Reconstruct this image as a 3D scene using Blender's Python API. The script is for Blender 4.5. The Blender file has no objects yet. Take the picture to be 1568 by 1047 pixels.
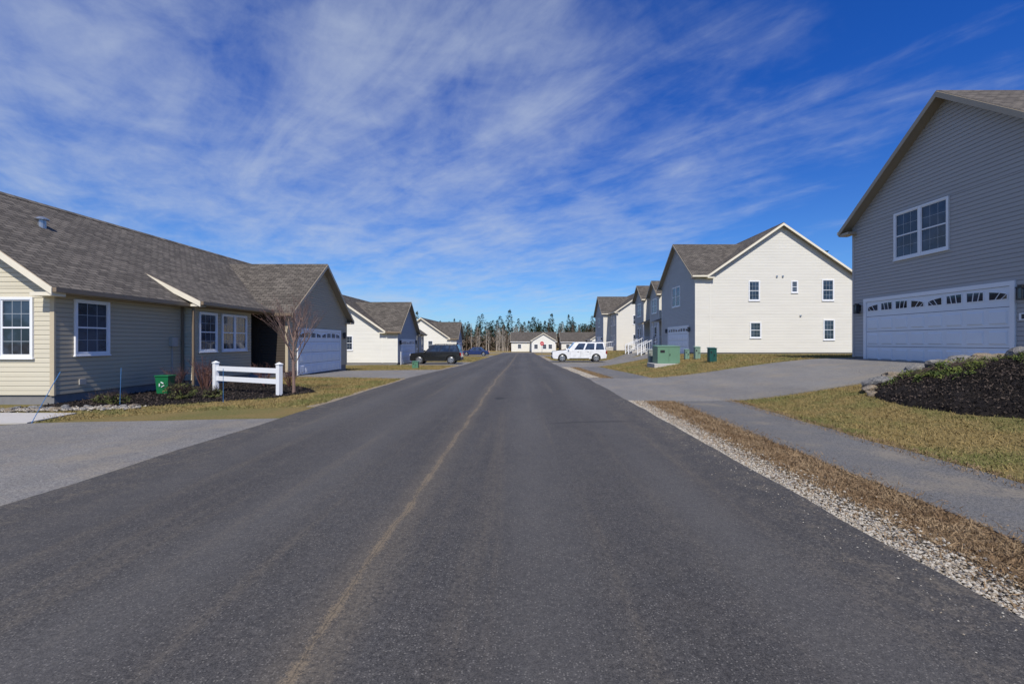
import bpy, bmesh, math, random
import numpy as np
from mathutils import Vector, noise as mn
random.seed(7); rng=np.random.default_rng(7)
R=math.radians
scene=bpy.context.scene
# ------------------------------------------------------------------ node helpers
def newmat(name):
    m=bpy.data.materials.new(name); m.use_nodes=True
    nt=m.node_tree; b=nt.nodes['Principled BSDF']; return m,nt,b
def nd(nt,t,ins=None,**kw):
    n=nt.nodes.new(t)
    for k,v in kw.items(): setattr(n,k,v)
    if ins:
        for k,v in ins.items():
            s=n.inputs[k]
            if isinstance(v,bpy.types.NodeSocket): nt.links.new(v,s)
            else: s.default_value=v
    return n
def mth(nt,op,a,b=0.0,c=None,clamp=False):
    n=nt.nodes.new('ShaderNodeMath'); n.operation=op; n.use_clamp=clamp
    for i,v in enumerate((a,b,c)):
        if v is None: continue
        if isinstance(v,bpy.types.NodeSocket): nt.links.new(v,n.inputs[i])
        else: n.inputs[i].default_value=v
    return n.outputs[0]
def mix(nt,f,a,b,blend='MIX'):
    n=nt.nodes.new('ShaderNodeMix'); n.data_type='RGBA'; n.blend_type=blend
    for s,v in ((n.inputs[0],f),(n.inputs[6],a),(n.inputs[7],b)):
        if isinstance(v,bpy.types.NodeSocket): nt.links.new(v,s)
        else: s.default_value=(v if not isinstance(v,tuple) else (*v,1)[:4])
    return n.outputs[2]
def ramp(nt,f,lo,hi):
    n=nd(nt,'ShaderNodeMapRange',{0:f,1:lo,2:hi},interpolation_type='SMOOTHSTEP'); return n.outputs[0]
def noise(nt,vec,scale,detail=4,rough=.55,dist=0):
    return nd(nt,'ShaderNodeTexNoise',{'Vector':vec,'Scale':scale,'Detail':detail,'Roughness':rough,'Distortion':dist}).outputs[0]
def objco(nt): return nd(nt,'ShaderNodeTexCoord').outputs['Object']
def scalev(nt,v,s): return nd(nt,'ShaderNodeMapping',{'Vector':v,'Scale':s}).outputs[0]
def bump(nt,b,h,strength,dist):
    n=nd(nt,'ShaderNodeBump',{'Height':h,'Strength':strength,'Distance':dist}); nt.links.new(n.outputs[0],b.inputs['Normal'])
def simple(name,col,rough=.6,metal=0,var=.12,sc=3,spec=.5):
    m,nt,b=newmat(name); v=objco(nt)
    f=noise(nt,v,sc,5)
    c=mix(nt,f,tuple(x*(1-var) for x in col),tuple(min(1,x*(1+var)) for x in col))
    nt.links.new(c,b.inputs['Base Color']); b.inputs['Roughness'].default_value=rough; b.inputs['Metallic'].default_value=metal
    b.inputs['Specular IOR Level'].default_value=spec
    return m
def siding(name,col):
    m,nt,b=newmat(name); v=objco(nt)
    f=noise(nt,scalev(nt,v,(.5,.5,1.2)),1.2,5); g=noise(nt,scalev(nt,v,(.35,.35,9)),1.0,3)
    c=mix(nt,f,tuple(x*.92 for x in col),tuple(x*1.05 for x in col))
    c=mix(nt,mth(nt,'MULTIPLY',ramp(nt,g,.4,.7),.22),c,tuple(x*.8 for x in col))
    nt.links.new(c,b.inputs['Base Color']); b.inputs['Roughness'].default_value=.6; b.inputs['Specular IOR Level'].default_value=.25
    bump(nt,b,noise(nt,scalev(nt,v,(6,6,60)),2,3),.15,.004)
    return m
def shingles(name,c1,c2):
    m,nt,b=newmat(name); uv=nd(nt,'ShaderNodeTexCoord').outputs['UV']; v=objco(nt)
    bt=nd(nt,'ShaderNodeTexBrick',{'Vector':uv,'Color1':(*c1,1),'Color2':(*c2,1),'Mortar':(c2[0]*.4,c2[1]*.4,c2[2]*.4,1),'Scale':1,'Mortar Size':.011,'Mortar Smooth':.2,'Bias':0,'Brick Width':.31,'Row Height':.15})
    f=noise(nt,v,.9,5); g=noise(nt,scalev(nt,uv,(2,3,1)),4,4)
    c=mix(nt,mth(nt,'MULTIPLY',ramp(nt,f,.35,.65),.3),bt.outputs[0],tuple(x*.8 for x in c2))
    c=mix(nt,ramp(nt,g,.3,.7),mix(nt,1.0,c,(.82,.82,.83),'MULTIPLY'),mix(nt,1.0,c,(1.12,1.1,1.08),'MULTIPLY'))
    nt.links.new(c,b.inputs['Base Color']); b.inputs['Roughness'].default_value=.92; b.inputs['Specular IOR Level'].default_value=.2
    s=nd(nt,'ShaderNodeSeparateXYZ',{0:uv}); saw=mth(nt,'FRACT',mth(nt,'DIVIDE',s.outputs[1],.15))
    h=mth(nt,'SUBTRACT',mth(nt,'SUBTRACT',1.0,saw),bt.outputs['Fac'])
    bump(nt,b,h,1.0,.025)
    return m
def asphalt(name,lo,hi,tint,seam=False,speck=.5):
    m,nt,b=newmat(name); v=objco(nt)
    big=noise(nt,scalev(nt,v,(1,.25,1)),.7,5,.6); med=noise(nt,v,4,6,.65); fine=noise(nt,v,110,3,.75); fine2=noise(nt,v,38,3,.75)
    c=mix(nt,ramp(nt,big,.3,.7),lo,hi)
    c=mix(nt,ramp(nt,med,.35,.75),c,mix(nt,.5,c,tint))
    fm=mth(nt,'ADD',mth(nt,'MULTIPLY',fine,.6),mth(nt,'MULTIPLY',fine2,.4))
    c=mix(nt,ramp(nt,fm,.36,.66),mix(nt,1.0,c,(.42,.42,.43),'MULTIPLY'),mix(nt,1.0,c,(1.62,1.6,1.57),'MULTIPLY'))
    vo=nd(nt,'ShaderNodeTexVoronoi',{'Vector':v,'Scale':60.0}); 
    sel=nd(nt,'ShaderNodeSeparateColor',{0:vo.outputs['Color']}).outputs[0]
    mk=mth(nt,'MULTIPLY',mth(nt,'LESS_THAN',vo.outputs['Distance'],.28),mth(nt,'GREATER_THAN',sel,.58))
    c=mix(nt,mth(nt,'MULTIPLY',mk,speck),c,(.27,.25,.22))
    s=nd(nt,'ShaderNodeSeparateXYZ',{0:v}); X,Y=s.outputs[0],s.outputs[1]
    if seam:
        for xc,w in ((-3.9,.6),(-2.3,.6),(.1,.6),(1.7,.6)):
            d=mth(nt,'ABSOLUTE',mth(nt,'SUBTRACT',X,xc)); t=mth(nt,'SUBTRACT',1.0,ramp(nt,d,.05,w))
            c=mix(nt,mth(nt,'MULTIPLY',t,mth(nt,'MULTIPLY',big,.4)),c,(.12,.115,.108))
        st=noise(nt,scalev(nt,v,(2.6,.09,1)),1.0,5,.6)
        c=mix(nt,mth(nt,'MULTIPLY',mth(nt,'MULTIPLY',ramp(nt,st,.50,.72),.4),ramp(nt,fine2,.3,.65)),c,(.16,.13,.09))
        yv=scalev(nt,v,(0,1,0))
        wob=mth(nt,'ADD',mth(nt,'MULTIPLY',mth(nt,'SUBTRACT',noise(nt,yv,.5,2,.5),.5),.20),mth(nt,'MULTIPLY',mth(nt,'SUBTRACT',noise(nt,yv,4,4,.7),.5),.06))
        d=mth(nt,'ABSOLUTE',mth(nt,'ADD',mth(nt,'ADD',X,1.08),wob))
        wn=ramp(nt,noise(nt,yv,1.8,4,.7),.25,.75)
        w=mth(nt,'ADD',mth(nt,'MULTIPLY',wn,.045),.0)
        e=mth(nt,'SUBTRACT',w,d); gr=mth(nt,'MULTIPLY',mth(nt,'SUBTRACT',fm,.5),.30)
        mask=ramp(nt,mth(nt,'ADD',e,gr),-.02,.03)
        c=mix(nt,mth(nt,'MULTIPLY',mask,.75),c,mix(nt,fine,(.10,.076,.05),(.34,.26,.16)))
        e2=mth(nt,'LESS_THAN',d,.005); c=mix(nt,mth(nt,'MULTIPLY',e2,.5),c,(.02,.02,.02))
        halo=mth(nt,'MULTIPLY',mth(nt,'SUBTRACT',1.0,ramp(nt,d,.02,.28)),mth(nt,'MULTIPLY',fine2,.45))
        c=mix(nt,halo,c,(.17,.135,.09))
        ed=mth(nt,'MAXIMUM',ramp(nt,X,1.6,2.9),mth(nt,'SUBTRACT',1.0,ramp(nt,X,-4.95,-3.7)))
        sand=mth(nt,'MULTIPLY',ed,ramp(nt,mth(nt,'ADD',mth(nt,'MULTIPLY',med,.5),mth(nt,'MULTIPLY',fine2,.5)),.48,.66))
        c=mix(nt,mth(nt,'MULTIPLY',sand,.55),c,(.17,.14,.10))
        cx,cy,rad=1.9,4.6,4.3
        dd=mth(nt,'SQRT',mth(nt,'ADD',mth(nt,'POWER',mth(nt,'SUBTRACT',X,cx),2.0),mth(nt,'POWER',mth(nt,'SUBTRACT',Y,cy),2.0)))
        a=mth(nt,'SUBTRACT',1.0,ramp(nt,mth(nt,'ABSOLUTE',mth(nt,'SUBTRACT',dd,rad)),.02,.10))
        a=mth(nt,'MULTIPLY',a,mth(nt,'MULTIPLY',ramp(nt,X,.3,.9),mth(nt,'SUBTRACT',1.0,ramp(nt,X,1.8,2.5)))); a=mth(nt,'MULTIPLY',a,mth(nt,'GREATER_THAN',Y,7.0))
        c=mix(nt,mth(nt,'MULTIPLY',a,.6),c,(.02,.02,.02))
        dp=mth(nt,'SQRT',mth(nt,'ADD',mth(nt,'POWER',mth(nt,'MULTIPLY',mth(nt,'ADD',X,.62),1.4),2.0),mth(nt,'POWER',mth(nt,'MULTIPLY',mth(nt,'SUBTRACT',Y,12.6),.8),2.0)))
        c=mix(nt,mth(nt,'MULTIPLY',mth(nt,'SUBTRACT',1.0,ramp(nt,mth(nt,'ADD',dp,mth(nt,'MULTIPLY',med,.3)),.3,.4)),.7),c,(.02,.02,.02))
    else:
        sd=ramp(nt,mth(nt,'ADD',mth(nt,'MULTIPLY',noise(nt,v,1.1,4),.6),mth(nt,'MULTIPLY',fine2,.4)),.50,.62)
        c=mix(nt,mth(nt,'MULTIPLY',sd,.5),c,(.25,.21,.15))
        wv=nd(nt,'ShaderNodeTexVoronoi',{'Vector':nd(nt,'ShaderNodeVectorMath',{0:scalev(nt,v,(.16,.2,1)),1:nd(nt,'ShaderNodeVectorMath',{0:nd(nt,'ShaderNodeTexNoise',{'Vector':v,'Scale':1.5}).outputs[1],1:(.12,.12,.12)},operation='MULTIPLY').outputs[0]},operation='ADD').outputs[0],'Scale':1.0},feature='DISTANCE_TO_EDGE')
        ck=mth(nt,'SUBTRACT',1.0,ramp(nt,wv.outputs['Distance'],.0006,.002))
        c=mix(nt,mth(nt,'MULTIPLY',ck,mth(nt,'MULTIPLY',ramp(nt,big,.4,.6),.45)),c,(.03,.03,.03))
    nt.links.new(c,b.inputs['Base Color']); b.inputs['Roughness'].default_value=.82; b.inputs['Specular IOR Level'].default_value=.4
    bump(nt,b,fm,.8,.012)
    return m
def patchy(name,cols,sc=1.2,fsc=25,rough=.95,bmp=.5):
    m,nt,b=newmat(name); v=objco(nt)
    a=noise(nt,v,sc,6,.6); f=noise(nt,v,fsc,4,.7); g=noise(nt,v,fsc*4,2,.7)
    t=mth(nt,'ADD',mth(nt,'MULTIPLY',a,.65),mth(nt,'MULTIPLY',f,.35))
    c=mix(nt,ramp(nt,t,.40,.60),cols[0],cols[1])
    c=mix(nt,ramp(nt,f,.45,.75),c,cols[2])
    c=mix(nt,ramp(nt,g,.25,.75),mix(nt,1.0,c,(.6,.6,.6),'MULTIPLY'),mix(nt,1.0,c,(1.3,1.3,1.3),'MULTIPLY'))
    nt.links.new(c,b.inputs['Base Color']); b.inputs['Roughness'].default_value=rough; b.inputs['Specular IOR Level'].default_value=.15
    bump(nt,b,mth(nt,'ADD',f,g),bmp,.03)
    return m
def glassm(name,col=(.022,.032,.05)):
    m,nt,b=newmat(name); v=objco(nt)
    f=noise(nt,v,1.7,3)
    c=mix(nt,ramp(nt,f,.4,.6),tuple(x*.6 for x in col),tuple(x*1.6 for x in col))
    nt.links.new(c,b.inputs['Base Color']); b.inputs['Roughness'].default_value=.04; b.inputs['Specular IOR Level'].default_value=.7
    bump(nt,b,noise(nt,v,1.2,1),.05,.02)
    return m
M={}
M['sidL']=siding('siding_tan',(.60,.55,.42)); M['sidR']=siding('siding_cream',(.68,.655,.58)); M['sidG']=siding('siding_shaded_grey',(.42,.43,.43)); M['sidW']=siding('siding_offwhite',(.74,.72,.64)); M['sidN']=siding('siding_greige',(.41,.40,.385)); M['sidLs']=siding('siding_tan_shaded',(.49,.415,.29))  # tan front and grey sidings are wall colours with road-side shade painted in
M['roof']=shingles('roof_shingles',(.165,.146,.122),(.080,.071,.060))
M['trimT']=simple('trim_tan',(.36,.30,.215),.5); M['trimC']=simple('trim_cream',(.72,.66,.52),.5); M['white']=simple('white_vinyl',(.76,.77,.78),.4,var=.04)
M['door']=simple('garage_door_white',(.70,.74,.78),.45,var=.04); M['mun']=simple('window_grids',(.34,.37,.40),.5)
M['glass']=glassm('window_glass'); M['found']=simple('concrete_foundation',(.19,.185,.18),.9,var=.2,sc=5)
M['dark']=simple('dark_gap',(.02,.02,.02),.8); M['brown']=simple('dark_brown_recess_shade',(.05,.038,.028),.8); M['brownd']=simple('front_door_paint',(.10,.03,.02),.5)  # dark brown also carries the porch recess shade, painted into the walls
M['black']=simple('black_metal',(.02,.02,.022),.4); M['soffit']=simple('soffit_tan',(.26,.22,.16),.7)
M['road']=asphalt('asphalt_road',(.047,.0445,.043),(.063,.060,.057),(.08,.073,.064),True,.42)
M['drive']=asphalt('asphalt_old',(.14,.136,.13),(.19,.185,.175),(.23,.21,.175),False,.5)
M['walk']=asphalt('asphalt_walk',(.10,.10,.10),(.13,.13,.128),(.155,.145,.125),False,.3)
M['lawn']=patchy('lawn_ground',((.13,.125,.04),(.195,.145,.055),(.27,.205,.095)),.8)
M['far']=patchy('field_ground',((.27,.20,.075),(.19,.14,.05),(.32,.24,.11)),.15,4)
M['straw']=patchy('dead_grass_litter',((.13,.085,.045),(.18,.125,.07),(.27,.20,.12)),2,40)
M['gravel']=patchy('gravel_bed',((.22,.19,.145),(.29,.26,.20),(.13,.11,.085)),4,60,.9,1)
M['mulch']=patchy('bark_mulch',((.016,.013,.012),(.03,.025,.022),(.055,.045,.04)),3,40,.95,1)
M['concrete']=simple('concrete',(.42,.40,.37),.9,var=.15,sc=8)
M['sand']=patchy('sandy_edge',((.24,.19,.13),(.30,.25,.18),(.38,.33,.26)),2,40)
# ------------------------------------------------------------------ terrain height
def H(x,y):
    b=np.interp(y,[-100,20,40,75,115,160,3000],[0,0,-.4,-.75,-1.25,-1.4,-1.4])
    k=np.clip((np.asarray(y,float)-38)/6,0,1); k=k*k*(3-2*k); x0=4.5+4.3*k; w=8-4.3*k
    t=np.clip((np.asarray(x,float)-x0)/w,0,1); return b+.95*t*t*(3-2*t)
def Hs(x,y): return float(H(x,y))
# ------------------------------------------------------------------ mesh helpers
def link(ob,parent=None):
    scene.collection.objects.link(ob)
    if parent: ob.parent=parent
    return ob
def empty(name,loc=(0,0,0),rz=0):
    e=bpy.data.objects.new(name,None); e.location=loc; e.rotation_euler=(0,0,rz); e.empty_display_size=.2; return link(e)
class MB:
    def __init__(s): s.v=[];s.f=[];s.uv=[]
    def poly(s,pts,uv=None):
        i=len(s.v); s.v+= [tuple(p) for p in pts]; s.f.append(tuple(range(i,i+len(pts)))); s.uv.append(uv or [(0,0)]*len(pts))
    def hexa(s,p):
        for q in ((0,3,2,1),(4,5,6,7),(0,1,5,4),(1,2,6,5),(2,3,7,6),(3,0,4,7)): s.poly([p[k] for k in q])
    def box(s,x0,x1,y0,y1,z0,z1): s.hexa([(x0,y0,z0),(x1,y0,z0),(x1,y1,z0),(x0,y1,z0),(x0,y0,z1),(x1,y0,z1),(x1,y1,z1),(x0,y1,z1)])
    def fbox(s,P,u0,u1,z0,z1,n0,n1): s.hexa([P(u0,z0,n0),P(u1,z0,n0),P(u1,z0,n1),P(u0,z0,n1),P(u0,z1,n0),P(u1,z1,n0),P(u1,z1,n1),P(u0,z1,n1)])
    def tube(s,a,b,r0,r1,n=6,cap=True):
        a=Vector(a);b=Vector(b);d=(b-a)
        if d.length<1e-6: return
        d.normalize(); u=d.orthogonal().normalized(); w=d.cross(u)
        A=[a+(u*math.cos(t)+w*math.sin(t))*r0 for t in [2*math.pi*k/n for k in range(n)]]
        B=[b+(u*math.cos(t)+w*math.sin(t))*r1 for t in [2*math.pi*k/n for k in range(n)]]
        for k in range(n): s.poly([A[k],A[(k+1)%n],B[(k+1)%n],B[k]])
        if cap: s.poly(A[::-1]); s.poly(B)
    def make(s,name,mat,parent=None,bevel=0,smooth=False,merge=False):
        me=bpy.data.meshes.new(name); me.from_pydata(s.v,[],s.f)
        ul=me.uv_layers.new(name='UVMap'); flat=[c for f in s.uv for p in f for c in p]
        ul.data.foreach_set('uv',flat); me.materials.append(mat)
        if merge or bevel:
            bm=bmesh.new(); bm.from_mesh(me)
            bmesh.ops.remove_doubles(bm,verts=bm.verts,dist=1e-5)
            bmesh.ops.recalc_face_normals(bm,faces=bm.faces)
            bm.to_mesh(me); bm.free()
        if smooth:
            me.polygons.foreach_set('use_smooth',[True]*len(me.polygons))
        ob=link(bpy.data.objects.new(name,me),parent)
        if bevel:
            m=ob.modifiers.new('bevel','BEVEL'); m.width=bevel; m.segments=2; m.limit_method='ANGLE'
        return ob
def fast(name,V,mat,parent=None,mats=None,midx=None):
    n,k,_=V.shape; me=bpy.data.meshes.new(name); me.vertices.add(n*k); me.vertices.foreach_set('co',V.astype(np.float32).ravel())
    me.loops.add(n*k); me.loops.foreach_set('vertex_index',np.arange(n*k,dtype=np.int32))
    me.polygons.add(n); me.polygons.foreach_set('loop_start',np.arange(0,n*k,k,dtype=np.int32))
    for m in (mats or [mat]): me.materials.append(m)
    if midx is not None: me.polygons.foreach_set('material_index',midx.astype(np.int32))
    me.update(calc_edges=True); me.validate()
    return link(bpy.data.objects.new(name,me),parent)
def inpoly(px,py,poly):
    c=np.zeros(len(px),bool); n=len(poly)
    for i in range(n):
        x0,y0=poly[i]; x1,y1=poly[(i+1)%n]
        if y0==y1: continue
        k=((y0>py)!=(y1>py))&(px<(x1-x0)*(py-y0)/(y1-y0)+x0); c^=k
    return c
def sheet(name,poly,off,mat,amp=.03,step=.5):
    a=sum(poly[i][0]*poly[(i+1)%len(poly)][1]-poly[(i+1)%len(poly)][0]*poly[i][1] for i in range(len(poly)))
    if a<0: poly=poly[::-1]
    xs=[p[0] for p in poly]; ys=[p[1] for p in poly]
    x0,x1=math.floor(min(xs)/step)-0,math.ceil(max(xs)/step); y0,y1=math.floor(min(ys)/step),math.ceil(max(ys)/step)
    bm=bmesh.new(); g=[[bm.verts.new((i*step,j*step,0)) for j in range(y0,y1+1)] for i in range(x0,x1+1)]
    for i in range(len(g)-1):
        for j in range(len(g[0])-1): bm.faces.new((g[i][j],g[i+1][j],g[i+1][j+1],g[i][j+1]))
    for i in range(len(poly)):
        p=poly[i];q=poly[(i+1)%len(poly)]
        bmesh.ops.bisect_plane(bm,geom=bm.verts[:]+bm.edges[:]+bm.faces[:],dist=1e-4,plane_co=(*p,0),plane_no=(q[1]-p[1],-(q[0]-p[0]),0),clear_outer=True)
    be=[e for e in bm.edges if e.is_boundary]
    for v in {v for e in be for v in e.verts}:
        nn=mn.noise_vector(Vector((v.co.x*1.3,v.co.y*1.3,1.7)))+mn.noise_vector(Vector((v.co.x*.35,v.co.y*.35,5)))
        v.co.x+=nn.x*amp*1.5; v.co.y+=nn.y*amp*1.5
    r=bmesh.ops.extrude_edge_only(bm,edges=be); low={v for v in r['geom'] if isinstance(v,bmesh.types.BMVert)}
    for v in bm.verts: v.co.z=Hs(v.co.x,v.co.y)+off-(.06 if v in low else 0)
    me=bpy.data.meshes.new(name); bm.to_mesh(me); bm.free(); me.materials.append(mat)
    return link(bpy.data.objects.new(name,me))
# ------------------------------------------------------------------ ground
def lines(dense0,dense1,extra):
    a=list(np.arange(dense0,dense1+.01,.5)); return sorted(set([float(x) for x in a]+extra))
gx=lines(-30,30,[-1500,-800,-400,-200,-120,-80,-55,-40,40,55,80,120,200,400,800,1500])
gy=lines(-12,60,[-600,-200,-60,-25,65,70,75,82,90,100,115,130,160,200,300,500,900,2500])
xx,yy=np.meshgrid(gx,gy,indexing='ij'); zz=H(xx,yy)
verts=np.stack([xx,yy,zz],-1).reshape(-1,3); nx,ny=len(gx),len(gy)
faces=[(i*ny+j,(i+1)*ny+j,(i+1)*ny+j+1,i*ny+j+1) for i in range(nx-1) for j in range(ny-1)]
me=bpy.data.meshes.new('ground'); me.from_pydata(verts.tolist(),[],faces); me.materials.append(M['lawn']); me.materials.append(M['far'])
me.polygons.foreach_set('material_index',[1 if (gy[j]>=60 or abs(gx[i])>=30) else 0 for i in range(nx-1) for j in range(ny-1)])
link(bpy.data.objects.new('ground',me))
RL,RR=-4.95,2.8
sheet('road',[(RL,-12),(RR,-12),(RR,118),(RL,118)],.045,M['road'],.03)
sheet('cross_street',[(-60,117.9),(60,117.9),(60,124),(-60,124)],.035,M['drive'])
P_drL=[(-4.9,-6),(-4.9,11.3),(-7.5,10.5),(-9.6,8.8),(-16,8.0),(-16,-6)]
P_drL1=[(-4.9,19.6),(-4.9,28.5),(-10.8,27.2),(-10.8,21.0)]
P_drL2=[(-4.9,37.6),(-4.9,45.5),(-10.2,45.2),(-10.2,38.9)]
P_drL3=[(-4.9,71.5),(-4.9,81),(-10.2,80),(-10.2,73.5)]
P_drR1=[(2.75,12.2),(12.65,11.4),(12.65,17.5),(2.75,20)]
P_drR2=[(2.75,33),(2.75,43.5),(13.2,43),(13.2,35)]
P_drR3=[(2.75,44.6),(2.75,50.5),(13.5,50),(13.5,44.8)]
P_drR4=[(2.75,72),(2.75,84),(13.2,82),(13.2,74)]
for nme,p in (('driveway',P_drL),('driveway',P_drL1),('driveway',P_drL2),('driveway',P_drL3),('driveway',P_drR1),('driveway',P_drR2),('driveway',P_drR3),('driveway',P_drR4)): sheet(nme,p,.033,M['drive'])
P_wk=[(3.85,-4),(5.4,-4),(5.5,12.3),(4.0,12.3)]; P_wk2=[(4.0,19.2),(5.5,18.9),(5.5,34),(4.0,34)]
sheet('sidewalk',P_wk,.024,M['walk'],.05); sheet('sidewalk',P_wk2,.024,M['walk'])
P_gr=[(2.7,-4),(3.25,-4),(3.25,12.1),(2.7,12.1)]; P_st=[(3.1,-4),(3.95,-4),(3.95,12.1),(3.1,12.1)]
sheet('gravel_verge',P_gr,.018,M['gravel'],.05); sheet('dead_grass_verge',P_st,.012,M['straw'],.05)
P_gr2=[(2.7,20),(3.4,20),(3.4,33),(2.7,33)]
sheet('gravel_verge',P_gr2,.018,M['sand'],.06)
sheet('gravel_verge',[(2.7,50.6),(3.5,50.6),(3.4,72),(2.7,72)],.018,M['sand'],.06)
sheet('gravel_verge',[(-5.2,11.2),(-4.85,11.2),(-4.85,19.7),(-5.2,19.7)],.018,M['sand'],.08)
sheet('gravel_verge',[(-5.3,28.4),(-4.85,28.4),(-4.85,37.7),(-5.3,37.7)],.018,M['sand'],.08)
sheet('walkway',[(-9.7,8.9),(-9.9,10.1),(-16,10.2),(-16,8.05)],.028,M['concrete'],.01)
P_bedL_c=[(-9.0,11.5),(-7.1,13.0),(-6.6,14.5),(-7.4,15.7),(-11.6,19.3),(-12,19.3),(-12,10.6),(-10.4,10.6)]
sheet('mulch_bed',P_bedL_c,.02,M['mulch'],.06)
# ------------------------------------------------------------------ houses
class House:
    def __init__(s,name,X0,Y0,da,db,z0,mats,swap=False):
        s.e=empty(name); s.X0,s.Y0,s.da,s.db,s.z0=X0,Y0,da,db,z0; s.mb={}; s.mats=mats; s.swap=swap
    def L(s,a,b,z):
        if s.swap: return (s.X0+s.db*b,s.Y0+s.da*a,s.z0+z)
        return (s.X0+s.da*a,s.Y0+s.db*b,s.z0+z)
    def g(s,k):
        if k not in s.mb: s.mb[k]=MB()
        return s.mb[k]
    def front(s,a0): return lambda u,z,n: s.L(a0-n,u,z)
    def end(s,b0,sg): return lambda u,z,n: s.L(u,b0+sg*n,z)
    def lap(s,P,prof,z0,z1,key='siding',step=.118,d=.022):
        m=s.g(key); z=z0
        while z<z1-1e-4:
            zb=min(z+step,z1); zc=z+(zb-z)*.76
            a0,a1=prof(z+1e-5); b0,b1=prof(zb-1e-5); c0=a0+(b0-a0)*.76; c1=a1+(b1-a1)*.76
            m.poly([P(a0,z,d),P(a1,z,d),P(c1,zc,d-.003),P(c0,zc,d-.003)]); m.poly([P(c0,zc,d-.003),P(c1,zc,d-.003),P(b1,zb,.001),P(b0,zb,.001)])
            m.poly([P(a0,z,0),P(a1,z,0),P(a1,z,d),P(a0,z,d)]); z=zb
    def slab(s,pts,u_ax,th=.16,key='roof'):
        lo=min(p[2] for p in pts); v_ax=1-u_ax; p0=[p for p in pts if p[2]==lo][0]
        def uv(p): return (p[u_ax],math.hypot(p[v_ax]-p0[v_ax],p[2]-lo))
        T=[s.L(*p) for p in pts]; B=[s.L(p[0],p[1],p[2]-th) for p in pts]
        s.g(key).poly(T,[uv(p) for p in pts]); t=s.g('fascia'); s.g('soffit').poly(B[::-1])
        for i in range(len(pts)):
            j=(i+1)%len(pts); t.poly([T[i],T[j],B[j],B[i]])
    def roof_z(s,a): return s.he+s.p*(min(a,s.D-a)+s.ov)
    def main(s,D,Lb,he,p,ov=.3,base=.25,front=None):
        s.D,s.Lb,s.he,s.p,s.ov=D,Lb,he,p,ov; th=.16
        wt=he+p*ov-th; pk=wt+p*D/2
        def prof(z):
            if z<=wt: return (0,D)
            k=(z-wt)/p; return (min(k,D/2),max(D-k,D/2))
        s.lap(s.end(0,-1),prof,base,wt); s.lap(s.end(0,-1),prof,wt,pk)
        s.lap(s.end(Lb,1),prof,base,wt); s.lap(s.end(Lb,1),prof,wt,pk)
        for (b0,b1) in (front or [(0,Lb)]): s.lap(s.front(0),lambda z:(b0,b1),base,wt,'siding_front')
        P=lambda u,z,n: s.L(D+n,u,z); s.lap(P,lambda z:(0,Lb),base,wt)
        s.g('foundation').fbox(s.end(0,-1),.02,D-.02,-1.2,base,-(Lb-.02),-.02)
        rz=he+p*(D/2+ov); o=.35
        s.slab([(-ov,-o,he),(-ov,Lb+o,he),(D/2,Lb+o,rz),(D/2,-o,rz)],1); s.slab([(D+ov,-o,he),(D+ov,Lb+o,he),(D/2,Lb+o,rz),(D/2,-o,rz)],1)
        s.rz=rz
        for sg in (-1,1):
            s.g('roof').poly([s.L(D/2,-o,rz+.03),s.L(D/2,Lb+o,rz+.03),s.L(D/2+sg*.15,Lb+o,rz+.02-p*.15),s.L(D/2+sg*.15,-o,rz+.02-p*.15)],[(0,.02),(Lb,.02),(Lb,.12),(0,.12)])
        for b in (-o,Lb+o):
            sg=-1 if b<0 else 1; y0,y1=b+sg*.004,b+sg*.03
            for (aa,zz,ab,zb) in ((-ov-.02,he,D/2,rz),(D+ov+.02,he,D/2,rz)):
                q=[(aa,y0,zz-.2),(ab,y0,zb-.2),(ab,y1,zb-.2),(aa,y1,zz-.2),(aa,y0,zz-.03),(ab,y0,zb-.03),(ab,y1,zb-.03),(aa,y1,zz-.03)]
                s.g('rake').hexa([s.L(*k) for k in q])
            for aa in (-.028,D-.084):
                s.g('corner').fbox(s.end(0 if b<0 else Lb,sg),aa,aa+.112,base-.02,wt,-.02,.030)
            s.g('rake').fbox(s.end(b,sg),-ov-.01,-ov+.55,he-.22,he-.13,-.34,.0)
        s.g('gutter').fbox(s.front(-ov-.002),-o,Lb+o,he-.13,he-.015,.002,.11)
    def wing(s,b0,b1,wp,he,pw,base=.25,side='siding'):
        bc=(b0+b1)/2; hw=(b1-b0)/2; ov=.3; th=.16; fo=.35
        wt=he+pw*ov-th; pk=wt+pw*hw; rz=he+pw*(hw+ov)
        def prof(z):
            if z<=wt: return (b0,b1)
            k=(z-wt)/pw; return (min(b0+k,bc),max(b1-k,bc))
        P=s.front(-wp); s.lap(P,prof,base,wt,'siding_front'); s.lap(P,prof,wt,pk,'siding_front')
        s.lap(s.end(b0,-1),lambda z:(-wp,.0),base,wt,side); s.lap(s.end(b1,1),lambda z:(-wp,.0),base,wt)
        s.g('foundation').fbox(s.end(b0,-1),-wp+.02,.01,-1.2,base,-(b1-b0-.02),-.02)
        ae=-s.ov+(he-s.he)/s.p+.02; ar=min(-s.ov+(rz-s.he)/s.p+.05,s.D/2)
        for be in (b0-ov,b1+ov):
            s.slab([(-wp-fo,be,he),(ae,be,he),(ar,bc,rz),(-wp-fo,bc,rz)],0)
            y0,y1=-wp-fo-.004,-wp-fo-.03
            q=[(y0,be,he-.2),(y0,bc,rz-.2),(y1,bc,rz-.2),(y1,be,he-.2),(y0,be,he-.03),(y0,bc,rz-.03),(y1,bc,rz-.03),(y1,be,he-.03)]
            s.g('rakew').hexa([s.L(*k) for k in q])
            sg=-1 if be<bc else 1
            s.g('gutter').fbox(s.end(be+sg*.002,sg),-wp-fo,ae-.02,he-.13,he-.015,.002,.1)
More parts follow.
